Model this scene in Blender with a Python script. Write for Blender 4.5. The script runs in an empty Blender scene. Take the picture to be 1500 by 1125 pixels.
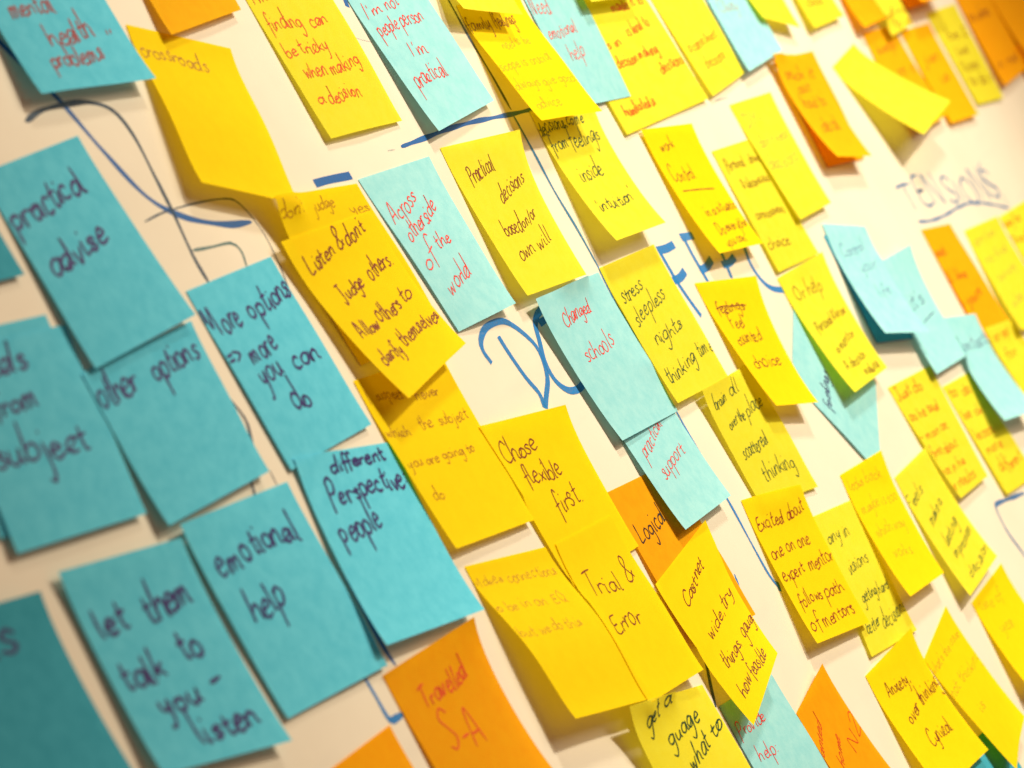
import bpy, math, random
import numpy as np
from mathutils import Matrix, Vector

sc = bpy.context.scene
MM = .001
BZ = 1.4                                   # height of the picture's centre on the board
def W3(x, y, h):                           # board millimetres (x right, y down, h off the board) -> world metres
    return (x * MM, -h * MM, BZ - y * MM)

# ------------------------------------------------------------------ camera
CAM_POS = [-1144.51, -14.43, -514.75]
CAM_ROWS = [[0.348928, 0.504219, -0.789944], [-0.215887, 0.863499, 0.455809], [0.911944, 0.011494, 0.410153]]
LENS = 103.586

cd = bpy.data.cameras.new('camera'); cam = bpy.data.objects.new('camera', cd); sc.collection.objects.link(cam); sc.camera = cam
def axis(v): return Vector((v[0], v[2], -v[1]))
right, down, fwd = [axis(r) for r in CAM_ROWS]
m = Matrix((right, -down, -fwd)).transposed().to_4x4()
m.translation = Vector(W3(CAM_POS[0], CAM_POS[1], -CAM_POS[2]))
cam.matrix_world = m
cd.sensor_width = 36; cd.lens = LENS; cd.clip_start = .02; cd.clip_end = 50
cd.dof.use_dof = True; cd.dof.focus_distance = 1.32; cd.dof.aperture_fstop = 12.5; cd.dof.aperture_blades = 7

# ------------------------------------------------------------------ light: a warm ceiling spot above the board, the room's soft warm fill
w = bpy.data.worlds.new('World'); sc.world = w; w.use_nodes = True
bg = w.node_tree.nodes['Background']; bg.inputs[0].default_value = (1, .50, .28, 1); bg.inputs[1].default_value = .25
def lamp(name, kind, pos, target, power, color, **kw):
    l = bpy.data.lights.new(name, kind); l.energy = power; l.color = color
    for k, v in kw.items(): setattr(l, k, v)
    o = bpy.data.objects.new(name, l); sc.collection.objects.link(o)
    o.location = pos; o.rotation_euler = (Vector(target) - Vector(pos)).to_track_quat('-Z', 'Y').to_euler()
    return o
lamp('ceiling_spot', 'SPOT', (.55, -1.15, BZ + 1.55), (.52, 0, BZ - .03), 120, (1, .90, .71), spot_size=math.radians(60), spot_blend=1.0, shadow_soft_size=.12)
lamp('ceiling_spot', 'SPOT', (1.05, -2.0, BZ + 1.05), (.38, 0, BZ - .03), 272, (1, .88, .68), spot_size=math.radians(43), spot_blend=1.0, shadow_soft_size=.09)
lamp('room_fill', 'AREA', (1.3, -1.9, BZ + .5), (.1, 0, BZ - .05), 24, (1, .86, .62), shape='DISK', size=1.1)
vs = sc.view_settings
vs.view_transform = 'Standard'; vs.look = 'None'; vs.exposure = -.16; vs.gamma = 1

# ------------------------------------------------------------------ materials
def nt(name):
    m = bpy.data.materials.new(name); m.use_nodes = True
    t = m.node_tree; return m, t.nodes, t.links, t.nodes['Principled BSDF']
def paper(name, col, dark, trans):
    m, n, l, b = nt(name)
    tc = n.new('ShaderNodeTexCoord'); oi = n.new('ShaderNodeObjectInfo')
    add = n.new('ShaderNodeVectorMath'); add.operation = 'ADD'
    cmb = n.new('ShaderNodeCombineXYZ'); mul = n.new('ShaderNodeMath'); mul.operation = 'MULTIPLY'; mul.inputs[1].default_value = 400
    l.new(oi.outputs['Random'], mul.inputs[0]); l.new(mul.outputs[0], cmb.inputs[0]); l.new(mul.outputs[0], cmb.inputs[1])
    l.new(tc.outputs['UV'], add.inputs[0]); l.new(cmb.outputs[0], add.inputs[1])
    big = n.new('ShaderNodeTexNoise'); big.inputs['Scale'].default_value = .13; big.inputs['Detail'].default_value = 7; big.inputs['Roughness'].default_value = .66
    l.new(add.outputs[0], big.inputs['Vector'])
    fine = n.new('ShaderNodeTexNoise'); fine.inputs['Scale'].default_value = 1.6; fine.inputs['Detail'].default_value = 5; fine.inputs['Roughness'].default_value = .7
    l.new(add.outputs[0], fine.inputs['Vector'])
    r = n.new('ShaderNodeValToRGB'); r.color_ramp.elements[0].position = .36; r.color_ramp.elements[1].position = .62
    r.color_ramp.elements[0].color = (*dark, 1); r.color_ramp.elements[1].color = (*col, 1)
    l.new(big.outputs['Fac'], r.inputs['Fac'])
    mx = n.new('ShaderNodeMixRGB'); mx.blend_type = 'MULTIPLY'; mx.inputs['Fac'].default_value = 1
    mr = n.new('ShaderNodeMapRange'); mr.inputs['From Min'].default_value = .3; mr.inputs['From Max'].default_value = .7; mr.inputs['To Min'].default_value = .95; mr.inputs['To Max'].default_value = 1.03
    l.new(fine.outputs['Fac'], mr.inputs['Value']); l.new(r.outputs[0], mx.inputs['Color1']); l.new(mr.outputs[0], mx.inputs['Color2'])
    hs = n.new('ShaderNodeHueSaturation'); mv = n.new('ShaderNodeMapRange'); mv.inputs['To Min'].default_value = .93; mv.inputs['To Max'].default_value = 1.05
    l.new(oi.outputs['Random'], mv.inputs['Value']); l.new(mv.outputs[0], hs.inputs['Value']); l.new(mx.outputs[0], hs.inputs['Color'])
    l.new(hs.outputs[0], b.inputs['Base Color']); b.inputs['Roughness'].default_value = .72; b.inputs['Specular IOR Level'].default_value = .08
    bp = n.new('ShaderNodeBump'); bp.inputs['Strength'].default_value = .07; bp.inputs['Distance'].default_value = .0002
    l.new(fine.outputs['Fac'], bp.inputs['Height']); l.new(bp.outputs[0], b.inputs['Normal'])
    tr = n.new('ShaderNodeBsdfTranslucent'); l.new(hs.outputs[0], tr.inputs['Color'])
    ms = n.new('ShaderNodeMixShader'); ms.inputs[0].default_value = trans
    l.new(b.outputs[0], ms.inputs[1]); l.new(tr.outputs[0], ms.inputs[2]); l.new(ms.outputs[0], n['Material Output'].inputs['Surface'])
    return m
PAPER = {
 'yellow': paper('yellow_paper', (.88, .83, .05), (.87, .80, .035), .32),
 'gold': paper('golden_paper', (.97, .75, .003), (.96, .72, .002), .28),
 'amber': paper('amber_paper', (.93, .52, .004), (.92, .48, .003), .28),
 'orange': paper('orange_paper', (.95, .45, .003), (.94, .41, .002), .28),
 'aqua': paper('aqua_paper', (.36, .75, .81), (.29, .69, .765), .14),
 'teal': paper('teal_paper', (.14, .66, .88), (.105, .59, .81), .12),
 'shade_teal': paper('shade_toned_teal_paper', (.06, .42, .58), (.045, .37, .52), .12),  # teal paper with shade at far left and under notes put into its colour
}
def ink(name, col, a=1.0, rough=.5):
    m, n, l, b = nt(name)
    tc = n.new('ShaderNodeTexCoord')
    no = n.new('ShaderNodeTexNoise'); no.inputs['Scale'].default_value = 900; no.inputs['Detail'].default_value = 3
    l.new(tc.outputs['Object'], no.inputs['Vector'])
    mr = n.new('ShaderNodeMapRange'); mr.inputs['From Min'].default_value = .35; mr.inputs['From Max'].default_value = .65
    mr.inputs['To Min'].default_value = a * .72; mr.inputs['To Max'].default_value = min(1, a * 1.08)
    l.new(no.outputs['Fac'], mr.inputs['Value']); l.new(mr.outputs[0], b.inputs['Alpha'])
    b.inputs['Base Color'].default_value = (*col, 1); b.inputs['Roughness'].default_value = rough; b.inputs['Specular IOR Level'].default_value = .3
    return m
INK = {
 'purple': ink('purple_ink', (.022, .014, .15), 1.3), 'red': ink('red_ink', (.80, .02, .012), 1.3), 'red2': ink('dull_red_ink', (.36, .035, .04), .8),
 'redorange': ink('vermilion_ink', (.72, .06, .006), .92), 'brown': ink('brown_ink', (.19, .02, .005), 1.2), 'darkred': ink('maroon_ink', (.24, .010, .005), 1.2),
 'green': ink('dark_green_ink', (.006, .055, .025), 1.2), 'black': ink('black_ink', (.02, .012, .01)), 'grey': ink('grey_green_ink', (.20, .24, .10), .55),
 'dim': ink('dull_brown_ink', (.38, .14, .004), .6), 'faint': ink('faint_brown_ink', (.55, .30, .02), .42), 'faintbrown': ink('pencil_brown_ink', (.40, .18, .03), .6),
 'faintred': ink('faint_red_ink', (.60, .16, .10), .55), 'bluegrey': ink('blue_grey_ink', (.10, .14, .40), .75),
 'mblue': ink('blue_marker', (.0, .11, .40), 1.1), 'mblue2': ink('bright_blue_marker', (.004, .20, .58), .95), 'mblue3': ink('pale_blue_marker', (.03, .16, .42), .85),
 'mdark': ink('dark_marker', (.012, .055, .12), .9), 'mteal': ink('teal_marker', (.03, .16, .19), .8), 'mteal2': ink('steel_blue_marker', (.006, .17, .36), .95), 'mfaint': ink('wiped_marker', (.12, .22, .32), .35),
}
def board_mat():
    m, n, l, b = nt('whiteboard_enamel')
    tc = n.new('ShaderNodeTexCoord')
    a = n.new('ShaderNodeTexNoise'); a.inputs['Scale'].default_value = 9; a.inputs['Detail'].default_value = 8; a.inputs['Roughness'].default_value = .6
    l.new(tc.outputs['Object'], a.inputs['Vector'])
    r = n.new('ShaderNodeValToRGB'); r.color_ramp.elements[0].position = .25; r.color_ramp.elements[0].color = (.72, .665, .545, 1)
    r.color_ramp.elements[1].position = .6; r.color_ramp.elements[1].color = (.79, .735, .61, 1)
    l.new(a.outputs['Fac'], r.inputs['Fac'])
    # wiped-off marker ghosts
    mp = n.new('ShaderNodeMapping'); mp.inputs['Scale'].default_value = (5, 5, 34); mp.inputs['Rotation'].default_value = (0, .5, 0); l.new(tc.outputs['Object'], mp.inputs['Vector'])
    g = n.new('ShaderNodeTexNoise'); g.inputs['Scale'].default_value = 1.5; g.inputs['Detail'].default_value = 6; l.new(mp.outputs[0], g.inputs['Vector'])
    gr = n.new('ShaderNodeMapRange'); gr.inputs['From Min'].default_value = .60; gr.inputs['From Max'].default_value = .78; gr.inputs['To Max'].default_value = .10; l.new(g.outputs['Fac'], gr.inputs['Value'])
    mx = n.new('ShaderNodeMixRGB'); mx.inputs['Color2'].default_value = (.35, .36, .42, 1); l.new(gr.outputs[0], mx.inputs['Fac']); l.new(r.outputs[0], mx.inputs['Color1'])
    l.new(mx.outputs[0], b.inputs['Base Color'])
    b.inputs['Roughness'].default_value = .42; b.inputs['Specular IOR Level'].default_value = .35
    return m
def simple(name, col, rough, metal=0):
    m, n, l, b = nt(name)
    no = n.new('ShaderNodeTexNoise'); no.inputs['Scale'].default_value = 60
    mr = n.new('ShaderNodeMapRange'); mr.inputs['To Min'].default_value = rough * .8; mr.inputs['To Max'].default_value = rough * 1.2
    l.new(no.outputs['Fac'], mr.inputs['Value']); l.new(mr.outputs[0], b.inputs['Roughness'])
    b.inputs['Base Color'].default_value = (*col, 1); b.inputs['Metallic'].default_value = metal
    return m

def mesh_obj(name, verts, faces, mat, parent=None, smooth=False, uv=None):
    me = bpy.data.meshes.new(name); me.from_pydata(verts, [], faces); me.materials.append(mat)
    if smooth: me.polygons.foreach_set('use_smooth', [True] * len(me.polygons))
    if uv is not None:
        lay = me.uv_layers.new(name='UVMap'); li = [0] * len(me.loops); me.loops.foreach_get('vertex_index', li)
        lay.data.foreach_set('uv', [c for i in li for c in uv[i]])
    me.update()
    o = bpy.data.objects.new(name, me); sc.collection.objects.link(o)
    if parent: o.parent = parent; o.matrix_parent_inverse = Matrix.Translation(parent.location).inverted()
    return o
def box(name, lo, hi, mat, parent=None):
    v = [(x, y, z) for x in (lo[0], hi[0]) for y in (lo[1], hi[1]) for z in (lo[2], hi[2])]
    f = [(0, 1, 3, 2), (4, 6, 7, 5), (0, 4, 5, 1), (2, 3, 7, 6), (0, 2, 6, 4), (1, 5, 7, 3)]
    return mesh_obj(name, v, f, mat, parent)

# ------------------------------------------------------------------ the whiteboard
X0, X1, Z0, Z1 = -1.05, 2.15, .62, 2.12
board = bpy.data.objects.new('whiteboard', None); sc.collection.objects.link(board)
board['label'] = 'cream lit whiteboard with blue marker writing behind all the sticky notes'; board['category'] = 'whiteboard'
box('writing_surface', (X0, 0, Z0), (X1, .012, Z1), board_mat(), board)
alu = simple('brushed_aluminium', (.62, .62, .60), .35, 1)
for lo, hi in (((X0 - .03, -.008, Z0 - .03), (X0 - .001, .018, Z1 + .03)), ((X1 + .001, -.008, Z0 - .03), (X1 + .03, .018, Z1 + .03)),
               ((X0 - .001, -.008, Z1 + .001), (X1 + .001, .018, Z1 + .03)), ((X0 - .001, -.008, Z0 - .03), (X1 + .001, .018, Z0 - .001))):
    box('frame_rail', lo, hi, alu, board)
wall = box('wall', (-3.2, .03, 0), (4.4, .12, 2.9), simple('wall_paint', (.62, .56, .48), .9)); wall['kind'] = 'structure'
for lo, hi in (((X0 + .2, .0122, Z0 + .2), (X0 + .26, .0298, Z0 + .26)), ((X1 - .26, .0122, Z0 + .2), (X1 - .2, .0298, Z0 + .26)), ((X0 + .2, .0122, Z1 - .26), (X0 + .26, .0298, Z1 - .2)), ((X1 - .26, .0122, Z1 - .26), (X1 - .2, .0298, Z1 - .2))):
    box('wall_bracket', lo, hi, alu, board)

# ------------------------------------------------------------------ strokes
def smooth_line(P, step):
    P = [np.array(q, float) for q in P]
    if len(P) == 2:
        d = np.linalg.norm(P[1] - P[0]); k = max(2, int(d / step)); return [P[0] + (P[1] - P[0]) * i / k for i in range(k + 1)]
    Q = [2 * P[0] - P[1]] + P + [2 * P[-1] - P[-2]]; out = []
    for i in range(1, len(Q) - 2):
        a, b, c, d = Q[i - 1:i + 3]; L = np.linalg.norm(c - b); k = max(2, min(14, int(L / step) + 1))
        for j in range(k):
            t = j / k
            out.append(.5 * (2 * b + (c - a) * t + (2 * a - 5 * b + 4 * c - d) * t * t + (3 * b - a - 3 * c + d) * t ** 3))
    out.append(P[-1]); return out
def ribbon(line, width, rng, V, F, place, press=.22):
    n = len(line)
    if n < 2: return
    ph = rng.uniform(0, 6); L = []
    for i, q in enumerate(line):
        t = line[min(i + 1, n - 1)] - line[max(i - 1, 0)]; t = t / (np.linalg.norm(t) + 1e-9); nr = np.array([-t[1], t[0]])
        e = min(i, n - 1 - i); wdt = width * .5 * (1 - press + press * math.sin(ph + i * .55) * .6 + press * .4)
        if press > .1: wdt *= .55 if e == 0 else .9 if e == 1 else 1
        L.append((q + nr * wdt, q - nr * wdt, t, wdt))
    k = len(V); pts = []
    for a, b, t, wd in L: pts += [a, b]
    pts.append(line[0] - L[0][2] * L[0][3] * (.9 if press > .1 else .1)); pts.append(line[-1] + L[-1][2] * L[-1][3] * (.9 if press > .1 else .1))
    V += place(pts)
    for i in range(n - 1): F.append((k + 2 * i, k + 2 * i + 1, k + 2 * i + 3, k + 2 * i + 2))
    F.append((k + 2 * n, k + 1, k)); F.append((k + 2 * n + 1, k + 2 * n - 2, k + 2 * n - 1))
FONT={
'a':(.95,["76,80 46,96 14,72 8,28 32,2 60,22 78,92 80,40 84,8 98,4"]),
'b':(.9,["12,195 8,100 8,10 14,60 45,92 75,70 75,25 42,0 10,14"]),
'c':(.8,["66,80 42,98 14,74 8,30 32,0 68,10"]),
'd':(.95,["78,85 45,98 12,70 8,25 35,2 64,22 80,60 84,195 78,30 90,2"]),
'e':(.85,["10,48 42,54 70,70 45,98 14,70 8,28 34,0 76,18"]),
'f':(.65,["74,172 52,192 34,165 30,60 26,-50","2,82 62,94"]),
'g':(.92,["76,85 42,98 10,70 10,30 36,8 66,26 78,88 78,-30 52,-86 14,-62"]),
'h':(.92,["12,195 8,100 8,0 16,60 46,94 68,66 70,20 84,0"]),
'i':(.42,["14,92 12,30 18,2 32,6","17,134 19,142"]),
'j':(.5,["30,92 28,-30 12,-84 -12,-70","32,134 34,142"]),
'k':(.85,["12,195 8,90 8,0","66,92 12,42 38,40 74,0"]),
'l':(.42,["14,195 12,90 14,12 30,4"]),
'm':(1.35,["8,92 10,0 16,62 36,94 50,64 50,4 58,62 80,94 94,60 94,18 110,2"]),
'n':(.92,["8,92 10,0 16,60 44,94 66,66 66,20 80,2"]),
'o':(.88,["46,98 14,76 8,28 36,0 70,22 72,70 42,98 54,90"]),
'p':(.92,["8,92 8,0 4,-88","8,70 40,98 72,76 70,28 40,2 10,20"]),
'q':(.92,["74,88 40,98 10,66 14,20 44,4 74,40 76,-84"]),
'r':(.68,["8,92 10,0 14,54 34,88 60,84"]),
's':(.72,["62,82 38,98 16,76 40,52 60,28 36,2 6,16"]),
't':(.68,["32,150 28,60 34,8 60,8","4,94 62,102"]),
'u':(.92,["8,92 8,30 30,0 58,22 68,92 68,24 86,2"]),
'v':(.8,["6,92 32,2 66,96"]),
'w':(1.15,["6,92 22,2 48,70 68,2 96,96"]),
'x':(.82,["8,92 68,0","66,94 6,0"]),
'y':(.86,["8,92 14,36 44,22 66,92 62,10 44,-70 12,-82"]),
'z':(.8,["8,88 66,92 10,4 72,6"]),
'A':(1.15,["0,0 48,180 92,0","18,62 80,68"]),
'C':(1.15,["100,150 62,188 16,140 10,50 50,0 104,24"]),
'D':(1.2,["20,185 22,0","0,180 60,184 104,130 96,50 54,4 6,0"]),
'E':(1.0,["84,178 30,166 20,100 66,98 22,92 14,30 46,0 88,18"]),
'F':(.95,["20,180 18,0","20,178 86,182","18,98 68,102"]),
'I':(.45,["18,185 16,0"]),
'J':(.9,["56,182 52,30 26,-10 2,20","20,180 84,184"]),
'L':(.95,["22,190 16,90 14,4 50,2 84,14"]),
'M':(1.4,["8,0 20,178 58,60 98,180 112,0"]),
'N':(1.2,["10,0 14,178 78,6 84,182"]),
'O':(1.2,["58,184 14,140 10,50 54,0 98,40 102,130 58,184 70,178"]),
'P':(1.0,["20,186 14,0 12,-50","4,160 50,188 88,150 70,96 18,84"]),
'S':(1.0,["82,160 48,186 16,150 46,100 80,54 46,2 8,26"]),
'T':(1.1,["0,172 50,182 100,186","52,180 48,0"]),
'Q':(1.0,["50,184 10,100 50,0 90,90 50,184","60,40 100,-10"]),
'W':(1.4,["4,180 30,0 60,130 90,0 120,184"]),
'B':(1.0,["16,184 14,0","14,180 60,176 62,110 16,98 72,80 74,16 10,2"]),
'R':(1.0,["16,184 14,0","10,180 66,176 66,110 16,94 46,50 82,0"]),
'Y':(1.0,["4,180 40,100","84,184 40,90 20,0"]),
'2':(.8,["10,140 40,184 68,140 10,4 76,8"]),
'.':(.35,["12,4 18,10"]),
',':(.35,["18,14 12,-24"]),
"'":(.3,["16,190 12,150"]),
'"':(.6,["14,190 8,130","40,190 34,130"]),
':':(.4,["16,20 20,26","18,78 22,84"]),
'-':(.8,["10,52 66,58"]),
'=':(.9,["8,72 72,78","6,36 70,40"]),
'>':(.5,["0,96 44,56 4,10"]),
'&':(.95,["80,10 30,120 44,176 66,140 22,60 14,20 44,0 84,60"]),
'!':(.35,["18,190 14,50","14,6 16,12"]),
'/':(.6,["56,190 4,-20"]),
'~':(1.0,["0,50 25,62 50,50 75,60 100,50"]),
'_':(1.0,["0,0 50,3 100,0"]),
' ':(.55,[]),
}

def write(text, a, b, h, width, rng, place, slant=.0):
    """strokes of a handwritten word between baseline points a and b (mm, y down), x-height h"""
    a = np.array(a, float); b = np.array(b, float)
    if len(text) > 2: b = a + (b - a) * .965
    h = h * rng.uniform(.94, 1.08); ph = rng.uniform(0, 6)
    adv = [FONT[c][0] * rng.uniform(.86, 1.14) for c in text]; total = sum(adv) - .1
    L = np.linalg.norm(b - a); ex = (b - a) / total; ey = np.array([0, -1.0])
    V, F = [], []; x = 0.0; prev = None
    for ci, c in enumerate(text):
        jy = .13 * math.sin(ph + ci * .8) + rng.uniform(-.08, .08); js = rng.uniform(.82, 1.16); sl = slant + rng.uniform(-.12, .12); jx = rng.uniform(-.05, .05)
        for st in FONT[c][1]:
            P = []
            for pr in st.split():
                px, py = pr.split(','); px = float(px) / 100; py = float(py) / 100
                px += rng.uniform(-.03, .03); py = py * js + jy + rng.uniform(-.03, .03)
                if py > 1.05: py = 1.05 + (py - 1.05) * 1.22
                if py < 0 and c != '_': py *= 1.3
                P.append(a + ex * (x + jx + px) + ey * (py * h) + (ex / (np.linalg.norm(ex) + 1e-9)) * sl * py * h)
            if st is FONT[c][1][0]:
                if prev is not None and c in 'acdegimnorsuvwy' and rng.random() < .38:      # pen not lifted between letters
                    mid = (prev + P[0]) / 2 + np.array([0, h * .12])
                    ribbon(smooth_line([prev, mid, P[0]], max(.5, h * .2)), width * .8, rng, V, F, place)
                prev = P[-1] if c in 'acdehiklmnrtu' else None
            ribbon(smooth_line(P, max(.5, h * .13)), width, rng, V, F, place)
        if c == ' ': prev = None
        x += adv[ci]
    return V, F
STROKES = [
([(-237.1, -207.4), (-232.4, -197.9), (-226.2, -187.3), (-216.8, -172.4), (-207.6, -149.7), (-196.4, -128.2), (-179.3, -116.4), (-154.0, -108.3), (-134.3, -105.7)], 3.2, 'mblue'),
([(-244.9, -167.5), (-231.8, -169.9), (-214.5, -169.8), (-198.3, -168.3), (-185.6, -162.9), (-181.5, -151.8), (-183.1, -135.4), (-185.4, -118.4), (-188.7, -101.6), (-188.8, -90.0)], 2.6, 'mdark'),
([(-207.4, -119.7), (-191.2, -120.6), (-164.2, -119.7), (-143.2, -117.6), (-135.4, -114.1), (-130.7, -103.5), (-131.0, -90.7), (-136.9, -71.3)], 0.9, 'mdark'),
([(-186.5, -103.5), (-172.7, -102.2), (-157.8, -100.9), (-153.9, -97.2), (-154.9, -93.2), (-157.2, -89.2)], 1.5, 'mteal'),
([(-218.8, -66.7), (-219.7, -51.4), (-217.0, -40.2), (-220.1, -33.1), (-229.6, -18.8)], 1.8, 'mdark'),
([(-235.5, -20.5), (-238.4, -15.2), (-244.3, -6.4)], 2.4, 'mdark'),
([(-220.7, -19.1), (-221.4, -13.7)], 1.3, 'mdark'),
([(-68.4, -110.9), (-56.1, -110.4), (-34.4, -108.8)], 3.8, 'mblue'),
([(53.5, -186.6), (52.9, -182.5), (51.8, -179.8)], 3.6, 'mblue'),
([(25.5, -112.7), (50.7, -112.7), (83.5, -112.8), (116.1, -111.6), (157.4, -108.9), (202.0, -106.7)], 2.7, 'mblue'),
([(10.7, -113.1), (17.7, -112.6)], 1.2, 'mfaint'),
([(160.8, -175.6), (160.2, -165.5), (159.2, -148.8), (159.9, -129.9), (159.0, -111.3)], 2.8, 'mdark'),
([(157.9, -107.4), (156.7, -89.2), (154.4, -67.1), (155.1, -46.4), (153.9, -25.7)], 3.0, 'mteal2'),
([(153.9, -25.7), (150.4, -8.1), (149.8, 17.8), (146.7, 58.1), (146.1, 84.0), (146.9, 101.5), (145.1, 122.9), (144.2, 139.4), (147.2, 149.3)], 2.6, 'mblue2'),
([(148.7, 145.3), (146.3, 149.8)], 3.4, 'mblue2'),
([(107.6, 128.5), (105.2, 133.5)], 2.8, 'mblue2'),
([(-211.0, 26.4), (-212.9, 40.0), (-213.9, 55.4), (-213.0, 64.0)], 3, 'mblue'),
([(-237.1, 60.0), (-236.9, 68.4), (-236.9, 77.9), (-232.2, 79.1), (-226.4, 79.5)], 3, 'mblue2'),
([(12.7, -20.4), (13.3, -12.1), (15.8, 0.7), (19.6, 9.8), (16.9, 16.3)], 3.6, 'mblue2'),
([(-7.4, -12.1), (-8.7, -18.1), (-5.8, -22.4), (4.3, -26.1), (17.9, -26.4), (28.0, -24.1), (37.1, -16.8), (42.5, -8.6), (41.0, -1.0), (35.0, 6.5), (24.8, 12.2), (17.9, 16.2)], 3.4, 'mblue2'),
([(61.9, -20.6), (54.1, -17.1), (48.5, -9.7), (42.3, -0.7), (41.5, 8.1), (47.5, 14.8), (57.4, 17.3), (69.1, 16.4), (88.7, 12.3), (100.0, -1.2), (91.3, -14.0), (74.7, -21.3), (61.9, -20.6)], 3.8, 'mblue2'),
([(58.5, -16.4), (67.5, -16.5), (67.6, -12.9)], 3.4, 'mblue2'),
([(234.3, -18.4), (246.8, -17.1), (259.3, -17.0)], 4.6, 'mblue2'),
([(236.1, -16.1), (236.0, -1.2), (237.9, 9.9), (241.1, 20.9)], 4, 'mblue2'),
([(230.8, -1.5), (242.5, -1.0), (253.5, -2.6)], 4.6, 'mblue2'),
([(273.1, -18.3), (290.6, -16.0)], 4.6, 'mblue2'),
([(276.4, -16.8), (275.1, -7.0), (275.1, -0.1), (274.9, 8.3)], 4, 'mblue2'),
([(273.1, 1.1), (284.5, 1.4), (296.6, -0.6)], 4.6, 'mblue2'),
([(316.2, -4.0), (313.3, 4.1), (309.0, 13.5)], 4, 'mblue2'),
([(306.9, 4.9), (317.7, 5.9), (330.1, 4.7)], 4.6, 'mblue2'),
([(351.2, 3.1), (346.3, 13.0), (348.4, 22.7), (356.1, 29.5), (372.0, 34.2)], 4, 'mblue2'),
([(667.0, 48.0), (696.0, 52.5), (730.9, 55.1), (770.4, 56.3), (806.0, 59.7), (843.4, 67.7), (883.2, 78.4)], 2.4, 'mblue3'),
([(876.5, 40.2), (857.1, 46.2), (864.3, 54.6), (883.8, 65.8), (884.1, 78.0)], 1.2, 'mblue3'),
([(569.3, 218.4), (539.5, 213.5), (513.6, 209.2), (504.8, 210.3), (501.1, 224.4), (505.3, 238.6), (507.9, 249.6)], 3.2, 'mblue3'),
([(31.1, 137.9), (30.6, 144.7), (19.1, 157.8), (13.7, 164.4)], 2.8, 'mdark'),
([(187.8, 76.6), (194.4, 86.1)], 0.8, 'mfaint'),
([(434.8, -74.9), (457.3, -73.8)], 1.6, 'mfaint'),
([(34.5, -171.5), (41.8, -165.4), (55.5, -161.2)], 0.5, 'mfaint')]
BOARD_WORDS = [
('TENSIONS', 662.1, 39.1, 894.9, 70.0, 19.4, 'mblue3', 2.3)]

def on_board(dz):
    return lambda pts: [W3(q[0], q[1], dz) for q in pts]
for i, (pts, wd, c) in enumerate(STROKES):
    V, F = [], []; rng = random.Random(i)
    ribbon(smooth_line(pts, 3), wd, rng, V, F, on_board(.06 + .015 * (i % 7)), press=.3 if wd < 3.35 else .04)
    mesh_obj('marker_line', V, F, INK[c], board)
for t, x0, y0, x1, y1, h, c, wd in BOARD_WORDS:
    rng = random.Random(7)
    V, F = write(t, (x0, y0), (x1, y1), h / 1.8, wd, rng, on_board(.15))
    o = mesh_obj('marker_word', V, F, INK[c], board); o['label'] = 'the word %s in pale blue marker' % t

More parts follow.
